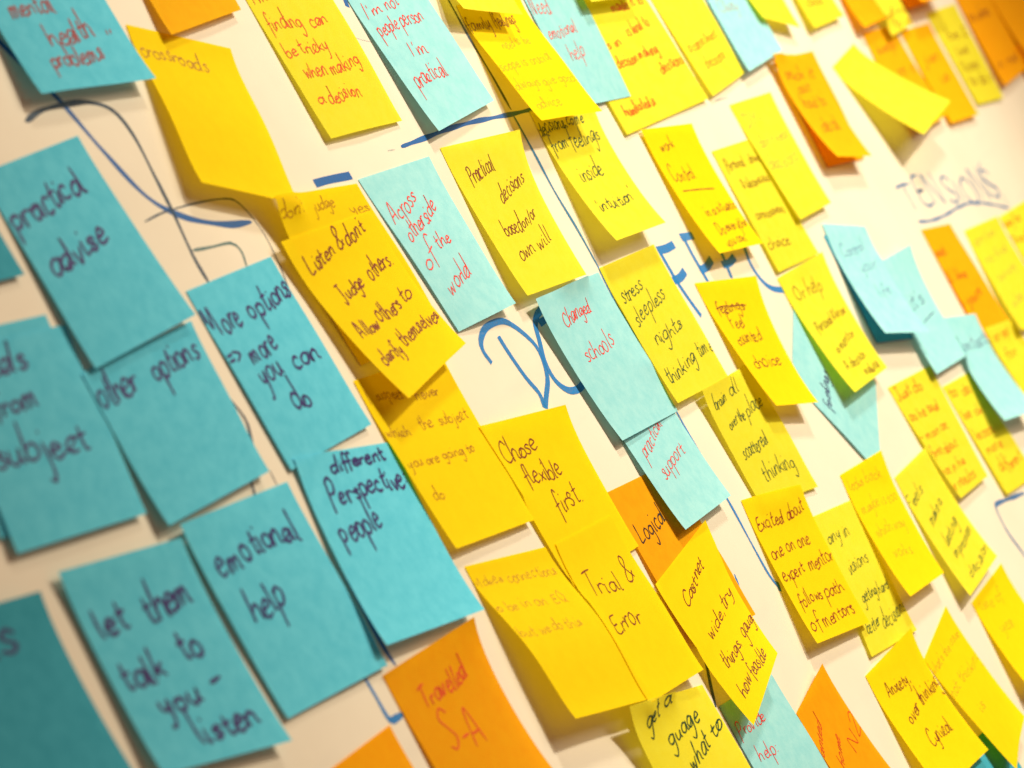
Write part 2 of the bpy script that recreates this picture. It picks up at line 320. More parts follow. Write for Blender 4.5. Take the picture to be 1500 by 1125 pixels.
# ------------------------------------------------------------------ the notes
class Sheet:
    """A square of paper: four corners (mm, board x right / y down / height) bent smoothly and draped over the sheets below."""
    G = 26
    def __init__(s, C, k, kt, seed, bulge=0):
        s.C = np.array(C, float); s.k = k; s.kt = kt
        g = np.linspace(0, 1, s.G); s.U, s.V = np.meshgrid(g, g)
        z = s.base(s.U, s.V)
        r = np.random.RandomState(seed + 5)
        a = r.uniform(-1, 1, 6)
        z = z + .35 * s.V * (a[0] * np.sin(3 * s.U + 6 * a[1]) + a[2] * np.sin(4 * s.V + 3 * s.U + 6 * a[3]) + a[4] * np.sin(6 * s.U * s.V + 5 * a[5]))
        z = z + bulge * np.sin(np.pi * np.clip((s.V - .08) / .92, 0, 1)) ** 1.5
        s.Z = np.maximum(z, .2)
    def base(s, u, v):
        c = s.C[:, 2]
        g = (np.clip((v - .1) / .9, 0, 1)) ** s.k
        f = np.clip(1 - v, 0, 1) ** s.kt
        return .2 + (c[0] * (1 - u) + c[1] * u) * f + (c[3] * (1 - u) + c[2] * u) * g
    def xy(s, u, v):
        c = s.C
        w = [(1 - u) * (1 - v), u * (1 - v), u * v, (1 - u) * v]
        return sum(w[i] * c[i, 0] for i in range(4)), sum(w[i] * c[i, 1] for i in range(4))
    def zi(s, u, v):
        n = s.G - 1
        a = np.clip(u, 0, 1) * n; b = np.clip(v, 0, 1) * n
        i = np.minimum(a.astype(int), n - 1); j = np.minimum(b.astype(int), n - 1)
        a = a - i; b = b - j
        Z = s.Z
        return (Z[j, i] * (1 - a) + Z[j, i + 1] * a) * (1 - b) + (Z[j + 1, i] * (1 - a) + Z[j + 1, i + 1] * a) * b
    def at(s, u, v):
        x, y = s.xy(u, v)
        return np.stack([x, y, s.zi(u, v)], -1)
    def height(s, x, y):
        u = np.full(x.shape, .5); v = u.copy()
        for _ in range(8):
            fx, fy = s.xy(u, v); fx = fx - x; fy = fy - y
            ax, ay = s.xy(u + 1e-3, v); bx, by = s.xy(u, v + 1e-3)
            a = (ax - x - fx) * 1e3; c = (ay - y - fy) * 1e3; b = (bx - x - fx) * 1e3; d = (by - y - fy) * 1e3
            D = a * d - b * c
            D = np.where(abs(D) < 1e-6, 1e-6, D)
            u = np.clip(u - (d * fx - b * fy) / D, -3, 4); v = np.clip(v - (-c * fx + a * fy) / D, -3, 4)
        ins = (u > -.02) & (u < 1.02) & (v > -.02) & (v < 1.02)
        return np.where(ins, s.zi(u, v), -1e3)
    def drape(s, lower):
        X, Y = s.xy(s.U, s.V)
        x0, x1, y0, y1 = X.min(), X.max(), Y.min(), Y.max()
        push = np.zeros_like(s.Z)
        for o in lower:
            c = o.C
            if c[:, 0].min() > x1 or c[:, 0].max() < x0 or c[:, 1].min() > y1 or c[:, 1].max() < y0: continue
            push = np.maximum(push, o.height(X, Y) + .45 - s.Z)
        q = push.copy()
        for _ in range(14):
            e = np.pad(q, 1, mode='edge')
            bl = (e[:-2, 1:-1] + e[2:, 1:-1] + e[1:-1, :-2] + e[1:-1, 2:] + 2 * q) / 6
            q = np.maximum(push, bl)
        s.Z = s.Z + q

NOTES = [
([[-142.1, -194.1, 0.2], [-73.3, -174.6, 0.2], [-106.3, -103.3, 8.0], [-169.1, -124.7, 8.0]], 2.2, 2.2, 3, 'gold', 'faintbrown', 1.0, 'golden note leaning clockwise with faint pencil word crossroads, tucked under the mental health note', [('crossroads', 0.036, 0.183, 0.693, 0.195, 3.67)]),
([[-108.6, -253.7, 0.2], [-38.9, -258.5, 0.2], [-52.6, -188.4, 3.0], [-121.1, -184.5, 5.0]], 2.6, 2.2, 0.8, 'amber', 'purple', 1.0, 'amber note at the top edge above the leaning golden crossroads note', []),
([[-227.2, -243.0, 0.2], [-144.5, -242.7, 0.2], [-156.4, -168.4, 7.0], [-238.3, -173.5, 7.0]], 2.0, 2.2, 0.8, 'teal', 'red2', 1.3, 'teal note at the top left corner reading mental health problems in red', [('mental', 0.149, 0.556, 0.538, 0.536, 4.57), ('health', 0.321, 0.73, 0.74, 0.725, 5.53), ('problems', 0.221, 0.869, 0.712, 0.848, 4.22), ('"', 0.824, 0.757, 0.89, 0.754, 2.6)]),
([[-357.0, -179.3, 0.2], [-299.2, -180.5, 0.2], [-301.2, -116.1, 2.0], [-360.0, -119.3, 2.0]], 2.0, 2.2, 0.8, 'shade_teal', 'purple', 1.0, 'sliver of shade-painted teal note at the left edge beside practical advise', []),
([[-368.9, -107.5, 0.2], [-299.3, -101.4, 0.2], [-315.2, -32.2, 1.0], [-389.4, -41.9, 1.0]], 2.0, 2.2, 0.8, 'teal', 'purple', 1.0, 'teal note mostly hidden behind the one reading needs from subject', []),
([[-366.7, -101.9, 0.5], [-291.7, -95.8, 0.2], [-311.9, -27.1, 3.0], [-388.5, -35.4, 3.0]], 2.0, 2.2, 0.8, 'teal', 'purple', 1.5, 'teal note at the left edge reading needs from subject', [('needs', 0.047, 0.177, 0.614, 0.175, 5.44), ('from', 0.215, 0.36, 0.571, 0.346, 4.79), ('subject', 0.099, 0.614, 0.814, 0.609, 6.89)]),
([[-449.2, -31.1, 0.2], [-392.8, -22.1, 6.2], [-394.4, 46.9, 4.0], [-464.6, 36.8, 4.0]], 2.0, 2.2, 0.8, 'shade_teal', 'purple', 1.7, 'shade-painted teal note cut off by the bottom left corner, ending in the letters ds', [('ds', 0.286, 0.231, 0.697, 0.235, 7.53)]),
([[-207.6, -90.5, 0.2], [-135.6, -90.3, 0.2], [-137.5, -15.3, 2.0], [-209.4, -15.5, 1.0]], 2.0, 2.2, 0.8, 'teal', 'purple', 1.3, 'teal note reading More options, more you can do', [('More', -0.001, 0.257, 0.353, 0.25, 5.52), ('options', 0.448, 0.252, 0.999, 0.237, 5.41), ('=>', -0.036, 0.43, 0.143, 0.43, 4.84), ('more', 0.211, 0.458, 0.553, 0.439, 5.27), ('you', 0.19, 0.565, 0.468, 0.558, 5.24), ('can', 0.581, 0.576, 0.891, 0.567, 5.37), ('do', 0.361, 0.766, 0.556, 0.782, 5.57)]),
([[-300.5, -78.3, 1.2], [-215.5, -80.0, 0.2], [-227.9, -19.1, 4.0], [-306.9, -19.9, 5.0]], 2.0, 2.2, 0.8, 'teal', 'purple', 1.4, 'teal note reading other options, under the practical advise note', [('other', 0.014, 0.231, 0.384, 0.228, 7.94), ('options', 0.51, 0.219, 0.952, 0.228, 7.0)]),
([[-290.0, -154.0, 0.2], [-218.7, -157.3, 0.2], [-217.8, -80.8, 4.0], [-295.2, -77.6, 4.0]], 2.0, 2.2, 0.8, 'teal', 'purple', 1.5, 'large teal note reading practical advise', [('practical', 0.027, 0.3, 0.821, 0.254, 5.75), ('advise', 0.105, 0.557, 0.726, 0.512, 6.29)]),
([[-300.3, -18.6, 4.7], [-214.3, -12.7, 0.2], [-222.0, 62.0, 2.0], [-298.8, 55.6, 2.0]], 2.0, 2.2, 0.8, 'teal', 'purple', 1.4, 'teal note reading emotional help', [('emotional', 0.105, 0.28, 0.895, 0.265, 5.63), ('help', 0.176, 0.539, 0.492, 0.53, 5.77)]),
([[-374.5, -24.5, 3.2], [-302.8, -14.5, 4.0], [-308.9, 61.7, 5.0], [-383.4, 45.6, 5.0]], 2.0, 2.2, 0.8, 'teal', 'purple', 1.7, 'teal note near the bottom left reading let them talk to you - listen', [('let', 0.087, 0.331, 0.332, 0.323, 5.99), ('them', 0.466, 0.319, 0.885, 0.283, 5.95), ('talk', 0.078, 0.593, 0.418, 0.57, 5.96), ('to', 0.579, 0.536, 0.767, 0.52, 5.41), ('you', 0.223, 0.734, 0.555, 0.715, 5.4), ('-', 0.655, 0.684, 0.76, 0.668, 5.4), ('listen', 0.367, 0.924, 0.893, 0.868, 5.64)]),
([[-204.6, -19.1, 1.8], [-125.3, -5.4, 0.2], [-143.6, 67.3, 7.0], [-224.6, 55.4, 7.0]], 2.6, 2.2, 0.8, 'teal', 'purple', 1.3, 'teal note reading different perspective: people', [('different', 0.292, 0.109, 0.871, 0.083, 3.25), ('Perspective:', 0.174, 0.273, 0.991, 0.238, 4.91), ('people', 0.122, 0.46, 0.558, 0.433, 5.33)]),
([[-312.5, 77.6, 0.2], [-239.2, 79.4, 0.2], [-243.8, 141.8, 2.0], [-320.7, 134.7, 2.0]], 2.0, 2.2, 0.8, 'orange', 'purple', 1.0, 'orange note with only its top corner showing at the bottom edge', []),
([[-225.6, 64.1, 0.2], [-154.8, 67.0, 6.7], [-163.8, 138.2, 10.0], [-231.5, 133.1, 2.0]], 2.0, 2.2, 0.8, 'orange', 'redorange', 1.1, 'large orange note reading Travelled S-A at the bottom edge', [('Travelled', 0.203, 0.279, 0.746, 0.248, 4.54), ('S-A', 0.231, 0.543, 0.618, 0.571, 7.08)]),
([[-36.6, -203.5, 0.2], [41.5, -205.7, 0.2], [35.6, -123.0, 2.5], [-39.4, -125.6, 3.0]], 2.0, 2.2, 0.8, 'yellow', 'redorange', 0.85, 'yellow note in red pen, finding can be tricky when making a decision', [("I'm", 0.051, 0.175, 0.271, 0.174, 3.32), ('finding', 0.065, 0.339, 0.475, 0.359, 3.65), ('can', 0.552, 0.369, 0.792, 0.377, 3.65), ('be', 0.067, 0.51, 0.213, 0.513, 3.65), ('tricky', 0.26, 0.51, 0.62, 0.519, 3.65), ('when', 0.149, 0.653, 0.414, 0.654, 3.64), ('making', 0.45, 0.655, 0.88, 0.646, 3.64), ('a', 0.108, 0.805, 0.204, 0.805, 3.31), ('decision', 0.238, 0.814, 0.682, 0.808, 3.31)]),
([[54.7, -192.6, 0.2], [137.1, -196.5, 0.2], [136.6, -117.2, 4.0], [56.1, -112.3, 6.0]], 2.0, 2.2, 0.8, 'aqua', 'red', 0.7, "pale aqua note in red pen, I'm not people person I'm practical", [("I'm", 0.081, 0.272, 0.339, 0.263, 3.51), ('not', 0.388, 0.258, 0.595, 0.247, 3.57), ('people', 0.108, 0.382, 0.421, 0.389, 3.88), ('person', 0.438, 0.393, 0.789, 0.385, 3.98), ("I'm", 0.32, 0.556, 0.565, 0.576, 3.92), ('practical', 0.133, 0.726, 0.629, 0.74, 4.29)]),
([[280.3, -157.5, 0.2], [417.8, -161.8, 0.2], [419.0, -77.4, 2.0], [276.3, -77.4, 1.5]], 2.0, 2.2, 0.8, 'yellow', 'redorange', 0.8, 'extra wide yellow note in red pen ending humiliated is, left of the commitment note', [('made it to', 0.564, 0.229, 0.957, 0.253, 3.27), ('is kind to', 0.569, 0.418, 0.874, 0.397, 3.26), ('is in', 0.272, 0.453, 0.458, 0.443, 3.23), ('decision making', 0.285, 0.594, 0.797, 0.583, 3.25), ('humiliated is', 0.092, 0.892, 0.457, 0.892, 3.22), ('decisions', 0.688, 0.726, 0.996, 0.71, 3.27), ('impacts &', 1.092, 0.358, 1.429, 0.349, 3.3), ('constraint', 1.044, 0.511, 1.298, 0.496, 3.29)]),
([[425.2, -158.9, 0.2], [509.9, -162.1, 0.2], [500.8, -82.6, 3.0], [425.7, -77.6, 3.0]], 2.0, 2.2, 0.8, 'yellow', 'redorange', 0.8, 'yellow note left of the aqua okay note, with a commitment decisions', [('a commitment', 0.103, 0.671, 0.881, 0.667, 3.63), ('decisions', 0.234, 0.83, 0.762, 0.834, 3.6)]),
([[252.6, -178.5, 0.2], [332.8, -179.1, 0.2], [310.4, -95.1, 2.0], [236.9, -99.6, 2.0]], 2.0, 2.2, 0.8, 'aqua', 'red', 0.6, 'pale aqua note in red pen, Need emotional help', [('Need', 0.02, 0.347, 0.35, 0.349, 4.8), ('emotional', 0.076, 0.521, 0.621, 0.513, 3.58), ('help', 0.262, 0.687, 0.545, 0.673, 3.96)]),
([[520.9, -158.3, 0.2], [610.2, -163.2, 0.2], [579.6, -85.7, 6.0], [497.5, -81.8, 6.0]], 2.0, 2.2, 0.8, 'aqua', 'faintred', 0.7, 'small far aqua note at the top with the faint word Okay', [('Okay', 0.135, 0.502, 0.551, 0.543, 3.94)]),
([[341.7, -228.1, 0.2], [438.0, -233.6, 0.2], [387.5, -143.8, 9.0], [311.1, -147.7, 9.0]], 2.0, 2.2, 0.8, 'yellow', 'purple', 1.0, 'lifted yellow note barely entering the top edge, shading the extra wide yellow note', []),
([[177.9, -107.2, 0.2], [253.1, -101.2, 2.4], [232.2, -28.4, 12.0], [160.1, -32.1, 12.0]], 2.0, 2.2, 0.8, 'yellow', 'green', 0.9, 'yellow note in green pen, decisions come from feelings inside intuition', [('decisions', -0.018, 0.181, 0.435, 0.144, 4.15), ('come', 0.477, 0.147, 0.764, 0.139, 3.81), ('from', 0.045, 0.31, 0.345, 0.295, 4.54), ('feelings', 0.364, 0.307, 0.907, 0.293, 4.74), ('inside', 0.184, 0.548, 0.61, 0.549, 5.02), ("'intuition'", 0.115, 0.789, 0.848, 0.769, 3.79)]),
([[165.1, -167.4, 0.2], [246.3, -165.3, 0.2], [225.6, -91.5, 15.0], [147.4, -98.2, 15.0]], 1.6, 2.2, 2, 'gold', 'faint', 0.8, 'curled golden note with faint writing ending good advice, over the marker crossing', [('family', -0.002, 0.216, 0.349, 0.212, 4.36), ('/feelings', 0.39, 0.222, 0.746, 0.216, 4.34), ('need to be', 0.268, 0.395, 0.734, 0.381, 3.44), ('scope is crucial', 0.002, 0.561, 0.879, 0.545, 3.42), ('always give good', 0.015, 0.723, 0.993, 0.735, 3.4), ('advice', 0.103, 0.907, 0.492, 0.901, 3.38)]),
([[174.7, -218.5, 0.2], [263.0, -223.4, 0.2], [204.8, -150.6, 12.0], [142.3, -161.6, 12.0]], 2.0, 2.2, 0.8, 'yellow', 'purple', 1.0, 'yellow note curling in from the top edge above the golden good advice note', []),
([[-124.4, -110.3, 7.6], [-34.2, -104.7, 0.2], [-32.5, -35.4, 1.0], [-116.4, -37.1, 1.0]], 2.0, 2.2, 0.8, 'gold', 'dim', 0.8, "golden note showing the words don't judge yes, under the listen note", [("don't", 0.004, 0.12, 0.264, 0.119, 2.95), ('judge', 0.376, 0.122, 0.646, 0.115, 3.19), ('yes', 0.756, 0.173, 0.975, 0.184, 3.33)]),
([[-31.0, -106.1, 0.2], [45.5, -104.4, 0.2], [33.4, -29.2, 6.1], [-22.3, -30.4, 1.0]], 2.0, 2.2, 0.8, 'aqua', 'red', 0.8, 'pale aqua note in red pen, Across otherside of the world', [('Across', 0.075, 0.319, 0.555, 0.219, 4.61), ('otherside', 0.12, 0.45, 0.738, 0.307, 4.31), ('of', 0.1, 0.627, 0.307, 0.581, 4.87), ('the', 0.425, 0.542, 0.674, 0.514, 3.57), ('world', 0.206, 0.815, 0.674, 0.725, 4.63)]),
([[60.7, -106.1, 0.2], [137.4, -99.4, 7.2], [122.8, -25.1, 5.0], [46.7, -29.6, 7.0]], 2.0, 3.5, 0.8, 'yellow', 'brown', 0.8, 'yellow note reading Practical decisions based on own will', [('Practical', 0.163, 0.253, 0.549, 0.206, 4.15), ('decisions', 0.425, 0.418, 0.871, 0.305, 4.25), ('based', 0.229, 0.633, 0.506, 0.607, 4.14), ('on/or', 0.52, 0.604, 0.79, 0.542, 3.47), ('own', 0.237, 0.799, 0.517, 0.761, 4.13), ('will', 0.556, 0.757, 0.811, 0.714, 4.24)]),
([[-128.3, -33.3, 0.2], [-47.1, -26.1, 0.2], [-56.3, 51.9, 3.0], [-134.2, 42.4, 5.0]], 2.0, 2.2, 0.8, 'gold', 'dim', 0.8, 'golden note with faint lines about the subject, behind the chose flexible first note', [('I', 0.03, 0.141, 0.056, 0.138, 3.82), ('suspect', 0.118, 0.136, 0.396, 0.163, 2.57), ('never', 0.504, 0.193, 0.774, 0.213, 2.6), ('which', 0.015, 0.337, 0.26, 0.36, 2.55), ('the', 0.379, 0.36, 0.526, 0.364, 2.9), ('subject', 0.589, 0.367, 0.94, 0.372, 2.93), ('you are going to', 0.037, 0.529, 0.825, 0.554, 2.59), ('do', 0.104, 0.72, 0.212, 0.726, 2.86)]),
([[-131.0, -93.4, 4.5], [-38.8, -92.1, 0.9], [-44.1, -24.5, 11.0], [-117.1, -16.6, 11.0]], 1.8, 2.2, 0.8, 'gold', 'brown', 1.0, "golden curled note reading Listen and don't judge others", [('Listen', 0.1, 0.215, 0.453, 0.166, 4.07), ('&', 0.477, 0.158, 0.564, 0.144, 4.86), ("don't", 0.59, 0.15, 0.861, 0.112, 4.45), ('Judge', 0.208, 0.418, 0.512, 0.398, 3.77), ('others.', 0.599, 0.386, 0.938, 0.357, 4.52), ('Allow', 0.105, 0.631, 0.341, 0.624, 3.29), ('others', 0.374, 0.616, 0.704, 0.609, 4.27), ('to', 0.728, 0.606, 0.875, 0.584, 4.43), ('clarify', 0.087, 0.806, 0.358, 0.807, 3.28), ('themselves', 0.41, 0.791, 1.003, 0.781, 3.75)]),
([[-126.3, 50.4, 0.2], [-53.0, 64.1, 0.2], [-61.0, 138.2, 10.0], [-133.3, 121.7, 12.0]], 1.6, 2.2, 4, 'gold', 'faint', 0.9, 'golden curled note with faint line Makes connections, left of trial and error', [('Makes', -0.015, 0.135, 0.321, 0.137, 2.68), ('connections', 0.365, 0.147, 0.956, 0.165, 2.69), ('to be in an EQ', -0.051, 0.299, 0.845, 0.34, 2.65), ('but we do this', 0.021, 0.482, 0.782, 0.497, 2.67)]),
([[27.6, 61.8, 0.2], [102.5, 68.3, 0.2], [100.7, 148.3, 2.0], [19.0, 138.5, 4.0]], 2.0, 2.2, 0.8, 'orange', 'black', 1.0, 'orange note in black pen reading Logical', [('Logical', 0.09, 0.349, 0.574, 0.285, 4.94), ('!', 0.7, 0.315, 0.757, 0.308, 4.25)]),
([[-53.8, 7.5, 1.3], [23.6, 19.6, 6.2], [25.6, 88.7, 1.5], [-53.4, 84.2, 1.0]], 2.0, 3, 1, 'gold', 'brown', 0.85, 'golden note reading Chose flexible first', [('Chose', 0.059, 0.246, 0.514, 0.21, 5.41), ('flexible', 0.164, 0.399, 0.627, 0.4, 4.78), ('first.', 0.309, 0.613, 0.674, 0.596, 5.2)]),
([[-47.9, 65.1, 1.7], [14.9, 70.2, 1.8], [6.3, 146.7, 7.0], [-66.7, 138.9, 9.0]], 1.8, 2.2, 2, 'gold', 'brown', 0.85, 'golden note reading Trial and Error, overlapping the chose flexible first note', [('Trial', 0.149, 0.361, 0.626, 0.388, 4.78), ('&', 0.711, 0.388, 0.864, 0.37, 5.5), ('Error', 0.167, 0.599, 0.609, 0.61, 4.77)]),
([[72.0, 21.5, 0.2], [140.3, 23.3, 2.6], [137.7, 98.1, 6.0], [69.8, 96.1, 6.0]], 2, 2.2, 0.8, 'aqua', 'red', 0.6, 'pale aqua note in red pen reading practical support', [('practical', 0.144, 0.523, 0.705, 0.4, 4.23), ('support', 0.22, 0.69, 0.789, 0.611, 4.62)]),
([[54.8, -26.7, 5.9], [149.9, -23.5, 0.2], [141.8, 51.7, 3.0], [62.9, 47.2, 4.0]], 2.0, 2.2, 0.8, 'aqua', 'red', 0.65, 'pale aqua note in red pen reading Changed schools, above practical support', [('Changed', 0.21, 0.225, 0.637, 0.203, 4.23), ('schools', 0.225, 0.497, 0.702, 0.446, 4.62)]),
([[153.3, -25.0, 0.2], [233.2, -22.1, 0.2], [222.3, 53.1, 3.0], [140.2, 48.4, 6.0]], 2.0, 2.2, 0.8, 'yellow', 'green', 0.8, 'yellow note in green pen, stress sleepless nights thinking time', [('stress', 0.085, 0.276, 0.497, 0.247, 4.46), ('sleepless', 0.099, 0.451, 0.772, 0.34, 4.49), ('nights', 0.211, 0.625, 0.742, 0.572, 4.47), ('thinking', 0.069, 0.872, 0.678, 0.817, 4.85), ('time', 0.726, 0.811, 1.012, 0.804, 4.49)]),
([[176.8, 50.6, 4.6], [266.2, 54.4, 0.2], [257.3, 125.6, 2.0], [176.7, 113.5, 2.0]], 2.0, 2.2, 0.8, 'yellow', 'green', 0.8, 'yellow note in green pen, brain all over the place scattered thinking', [('brain', 0.094, 0.183, 0.331, 0.159, 4.16), ('all', 0.416, 0.156, 0.612, 0.144, 4.54), ('over the', 0.16, 0.361, 0.485, 0.337, 4.12), ('place', 0.516, 0.344, 0.885, 0.299, 4.44), ('scattered', 0.124, 0.63, 0.616, 0.571, 4.53), ('thinking', 0.253, 0.821, 0.842, 0.803, 4.88)]),
([[255.9, 5.2, 0.2], [329.0, 19.0, 5.2], [298.1, 91.0, 10.0], [243.5, 78.6, 10.0]], 1.9, 2.2, 0.8, 'gold', 'brown', 0.8, 'golden curled note with a crossed out line above Feel counted choice', [('feelings', 0.12, 0.241, 0.63, 0.237, 3.5), ('~', 0.191, 0.223, 0.664, 0.228, 3.5), ('Feel', 0.222, 0.377, 0.482, 0.349, 3.91), ('counted', 0.152, 0.502, 0.679, 0.465, 3.93), ('choice', 0.162, 0.698, 0.79, 0.666, 4.36)]),
([[383.6, -50.5, 0.2], [455.6, -47.1, 0.2], [452.4, 28.5, 2.0], [373.2, 24.4, 2.0]], 2.0, 2.2, 0.8, 'yellow', 'brown', 0.7, 'yellow note reading Personal drive, behind the golden Control note', [('Personal', 0.118, 0.173, 0.563, 0.18, 3.23), ('drive', 0.675, 0.176, 0.928, 0.182, 3.26), ('& subconscious', 0.231, 0.343, 0.898, 0.346, 3.26), ('consciousness', 0.148, 0.591, 0.819, 0.608, 3.24), ('choice', 0.059, 0.832, 0.567, 0.84, 3.67)]),
([[297.4, -77.0, 1.9], [369.6, -68.7, 3.2], [358.4, 6.4, 8.0], [285.4, -1.2, 9.0]], 2.0, 2.2, 0.8, 'gold', 'brown', 0.75, 'golden note reading work Control in a situation, do everything you can', [('work', 0.193, 0.172, 0.482, 0.156, 3.49), ('Control', 0.108, 0.411, 0.566, 0.419, 4.38), ('_', 0.145, 0.491, 0.784, 0.513, 3.54), ('in a situation', 0.286, 0.711, 1.089, 0.678, 3.13), ('Do everything', 0.281, 0.866, 1.095, 0.832, 3.56), ('you can.', 0.264, 0.964, 0.754, 0.948, 3.04)]),
([[451.9, -69.5, 0.2], [532.1, -66.4, 0.2], [510.3, 7.8, 5.0], [443.6, 6.6, 5.0]], 2.0, 2.2, 0.8, 'yellow', 'grey', 0.8, "yellow note with pale grey words DIY - don't need decisions", [('DIY-', 0.122, 0.221, 0.54, 0.201, 4.33), ("don't need", 0.148, 0.393, 0.928, 0.389, 3.94), ('decisions', 0.056, 0.584, 0.875, 0.597, 4.4)]),
([[310.1, 75.0, 0.2], [389.5, 35.0, 0.2], [426.6, 106.1, 1.0], [353.3, 147.1, 1.0]], 2.0, 2.2, 0.8, 'aqua', 'purple', 0.7, 'pale aqua note turned on its corner with the word feelings', [('feelings', 0.1, 0.432, 0.474, 0.389, 4.25)]),
([[371.4, 26.9, 0.2], [457.4, 28.7, 2.2], [433.6, 102.3, 9.0], [358.9, 100.3, 10.0]], 2.0, 2.2, 0.8, 'yellow', 'brown', 0.7, 'yellow note reading Or help, leaning over the turned aqua note', [('Or help', 0.139, 0.215, 0.727, 0.259, 4.68), ('Personal & know', 0.161, 0.504, 0.924, 0.478, 3.28), ('a mentor', 0.251, 0.706, 0.813, 0.664, 3.24), ('A decision', 0.208, 0.849, 0.752, 0.845, 3.2), ('making', 0.478, 0.952, 0.877, 0.966, 3.19)]),
([[233.5, 135.2, 0.2], [293.6, 143.2, 0.2], [278.6, 216.6, 1.5], [202.0, 206.1, 1.5]], 2.0, 2.2, 0.8, 'yellow', 'green', 0.75, 'yellow note in green pen ending better decisions, behind the excited note', [('any in', 0.099, 0.222, 0.629, 0.209, 3.81), ('visions', 0.232, 0.467, 0.74, 0.419, 3.81), ('getting hard', 0.244, 0.658, 0.905, 0.656, 3.39), ('better', 0.096, 0.864, 0.406, 0.838, 3.7), ('decisions', 0.433, 0.887, 1.003, 0.848, 4.24)]),
([[160.6, 104.4, 0.2], [235.2, 118.1, 2.2], [214.6, 192.3, 5.0], [135.5, 178.2, 7.0]], 2.0, 2.2, 0.8, 'gold', 'darkred', 0.8, 'golden note reading Excited about one on one expert mentor', [('Excited', 0.051, 0.227, 0.505, 0.202, 3.95), ('about', 0.564, 0.203, 0.911, 0.17, 4.04), ('one on one', 0.055, 0.418, 0.776, 0.384, 3.6), ('expert', 0.049, 0.575, 0.455, 0.553, 3.92), ('mentor,', 0.523, 0.557, 1.037, 0.541, 4.03), ('follows', 0.086, 0.757, 0.516, 0.751, 3.51), ('path', 0.54, 0.769, 0.907, 0.737, 3.59), ('of', 0.045, 0.915, 0.218, 0.908, 3.81), ('mentors', 0.275, 0.912, 0.877, 0.908, 3.95)]),
([[-84.8, 133.7, 10.0], [12.4, 153.1, 0.2], [9.5, 224.5, 1.0], [-73.2, 205.0, 1.0]], 2.0, 2.2, 0.8, 'yellow', 'green', 1.0, 'yellow note in green pen at the bottom edge, get a guage what to', [('get', 0.131, 0.15, 0.315, 0.091, 3.87), ('a', 0.365, 0.082, 0.458, 0.065, 3.76), ('guage', 0.284, 0.291, 0.766, 0.206, 4.44), ('what', 0.377, 0.474, 0.717, 0.374, 4.44), ('to', 0.782, 0.33, 0.978, 0.267, 4.47)]),
([[16.4, 165.4, 0.2], [85.2, 173.8, 0.2], [85.3, 243.1, 1.0], [9.8, 233.1, 1.0]], 2.0, 2.2, 0.8, 'aqua', 'red', 0.65, 'aqua note in red pen at the bottom edge reading Provide help:', [('Provide', 0.05, 0.254, 0.553, 0.227, 4.0), ('help:', 0.135, 0.441, 0.463, 0.455, 4.38)]),
([[18.0, 106.0, 2.0], [107.1, 99.7, 0.2], [75.5, 165.0, 12.0], [17.6, 179.6, 9.0]], 1.8, 2.2, 0.8, 'gold', 'brown', 0.8, 'golden tilted note reading Cast net wide, try things, gauge how feasible', [('Cast', 0.21, 0.27, 0.509, 0.22, 3.9), ('net', 0.518, 0.215, 0.694, 0.205, 3.99), ('wide,', 0.261, 0.513, 0.661, 0.517, 3.93), ('try', 0.672, 0.512, 0.914, 0.504, 4.06), ('things,', 0.205, 0.704, 0.619, 0.729, 3.86), ('gauge', 0.704, 0.732, 1.045, 0.731, 4.06), ('how', 0.154, 0.884, 0.422, 0.892, 3.73), ('feasible', 0.453, 0.904, 0.856, 0.927, 3.9)]),
([[87.1, 194.9, 0.2], [132.7, 187.1, 5.2], [149.5, 256.7, 3.0], [86.0, 262.2, 3.0]], 2.0, 2.2, 0.8, 'orange', 'redorange', 0.8, 'orange note at the bottom edge with wanted home N2 in red', [('wanted', -0.067, 0.389, 0.336, 0.217, 3.82), ('home', 0.225, 0.547, 0.503, 0.398, 3.85), ('N2', 0.588, 0.587, 0.968, 0.539, 5.25)]),
([[442.2, 113.1, 0.2], [534.7, 120.9, 0.2], [510.3, 191.8, 4.0], [440.9, 187.4, 5.0]], 2.0, 2.2, 0.8, 'yellow', 'redorange', 0.9, 'yellow note with six orange lines, starting Just do as he said', [('Just do', 0.053, 0.126, 0.657, 0.141, 3.45), ('as he said', 0.059, 0.317, 0.74, 0.336, 3.46), ('- man at', -0.008, 0.482, 0.731, 0.508, 3.44), ('first about', 0.017, 0.637, 0.716, 0.671, 3.43), ('not in his', -0.028, 0.795, 0.668, 0.815, 3.41), ('or results', -0.06, 0.932, 0.731, 0.945, 3.41)]),
([[532.7, 135.4, 0.2], [597.2, 140.9, 0.2], [605.3, 217.2, 1.0], [530.7, 209.4, 2.5]], 2.0, 2.2, 0.8, 'yellow', 'redorange', 0.9, 'yellow note below the aqua contacts note with orange lines and the word different', [('to do', 0.063, 0.111, 0.736, 0.146, 3.51), ('be ok', 0.087, 0.319, 0.705, 0.339, 3.51), ('least', 0.069, 0.502, 0.608, 0.52, 3.51), ('more', 0.129, 0.652, 0.637, 0.642, 3.52), ('different', 0.2, 0.83, 0.946, 0.836, 4.06)]),
([[373.3, 152.3, 0.2], [440.5, 152.5, 2.2], [435.3, 224.9, 8.0], [360.3, 226.2, 8.0]], 2.0, 2.2, 0.8, 'yellow', 'green', 0.75, 'yellow note in dark green pen reading Feels make a lasting impression', [('Feels', -0.039, 0.259, 0.457, 0.243, 3.69), ('make a', 0.204, 0.458, 0.695, 0.408, 3.74), ('lasting', 0.231, 0.662, 0.746, 0.583, 3.73), ('impression', 0.234, 0.765, 0.912, 0.724, 3.29), ('decision', 0.258, 0.937, 0.978, 0.914, 3.27)]),
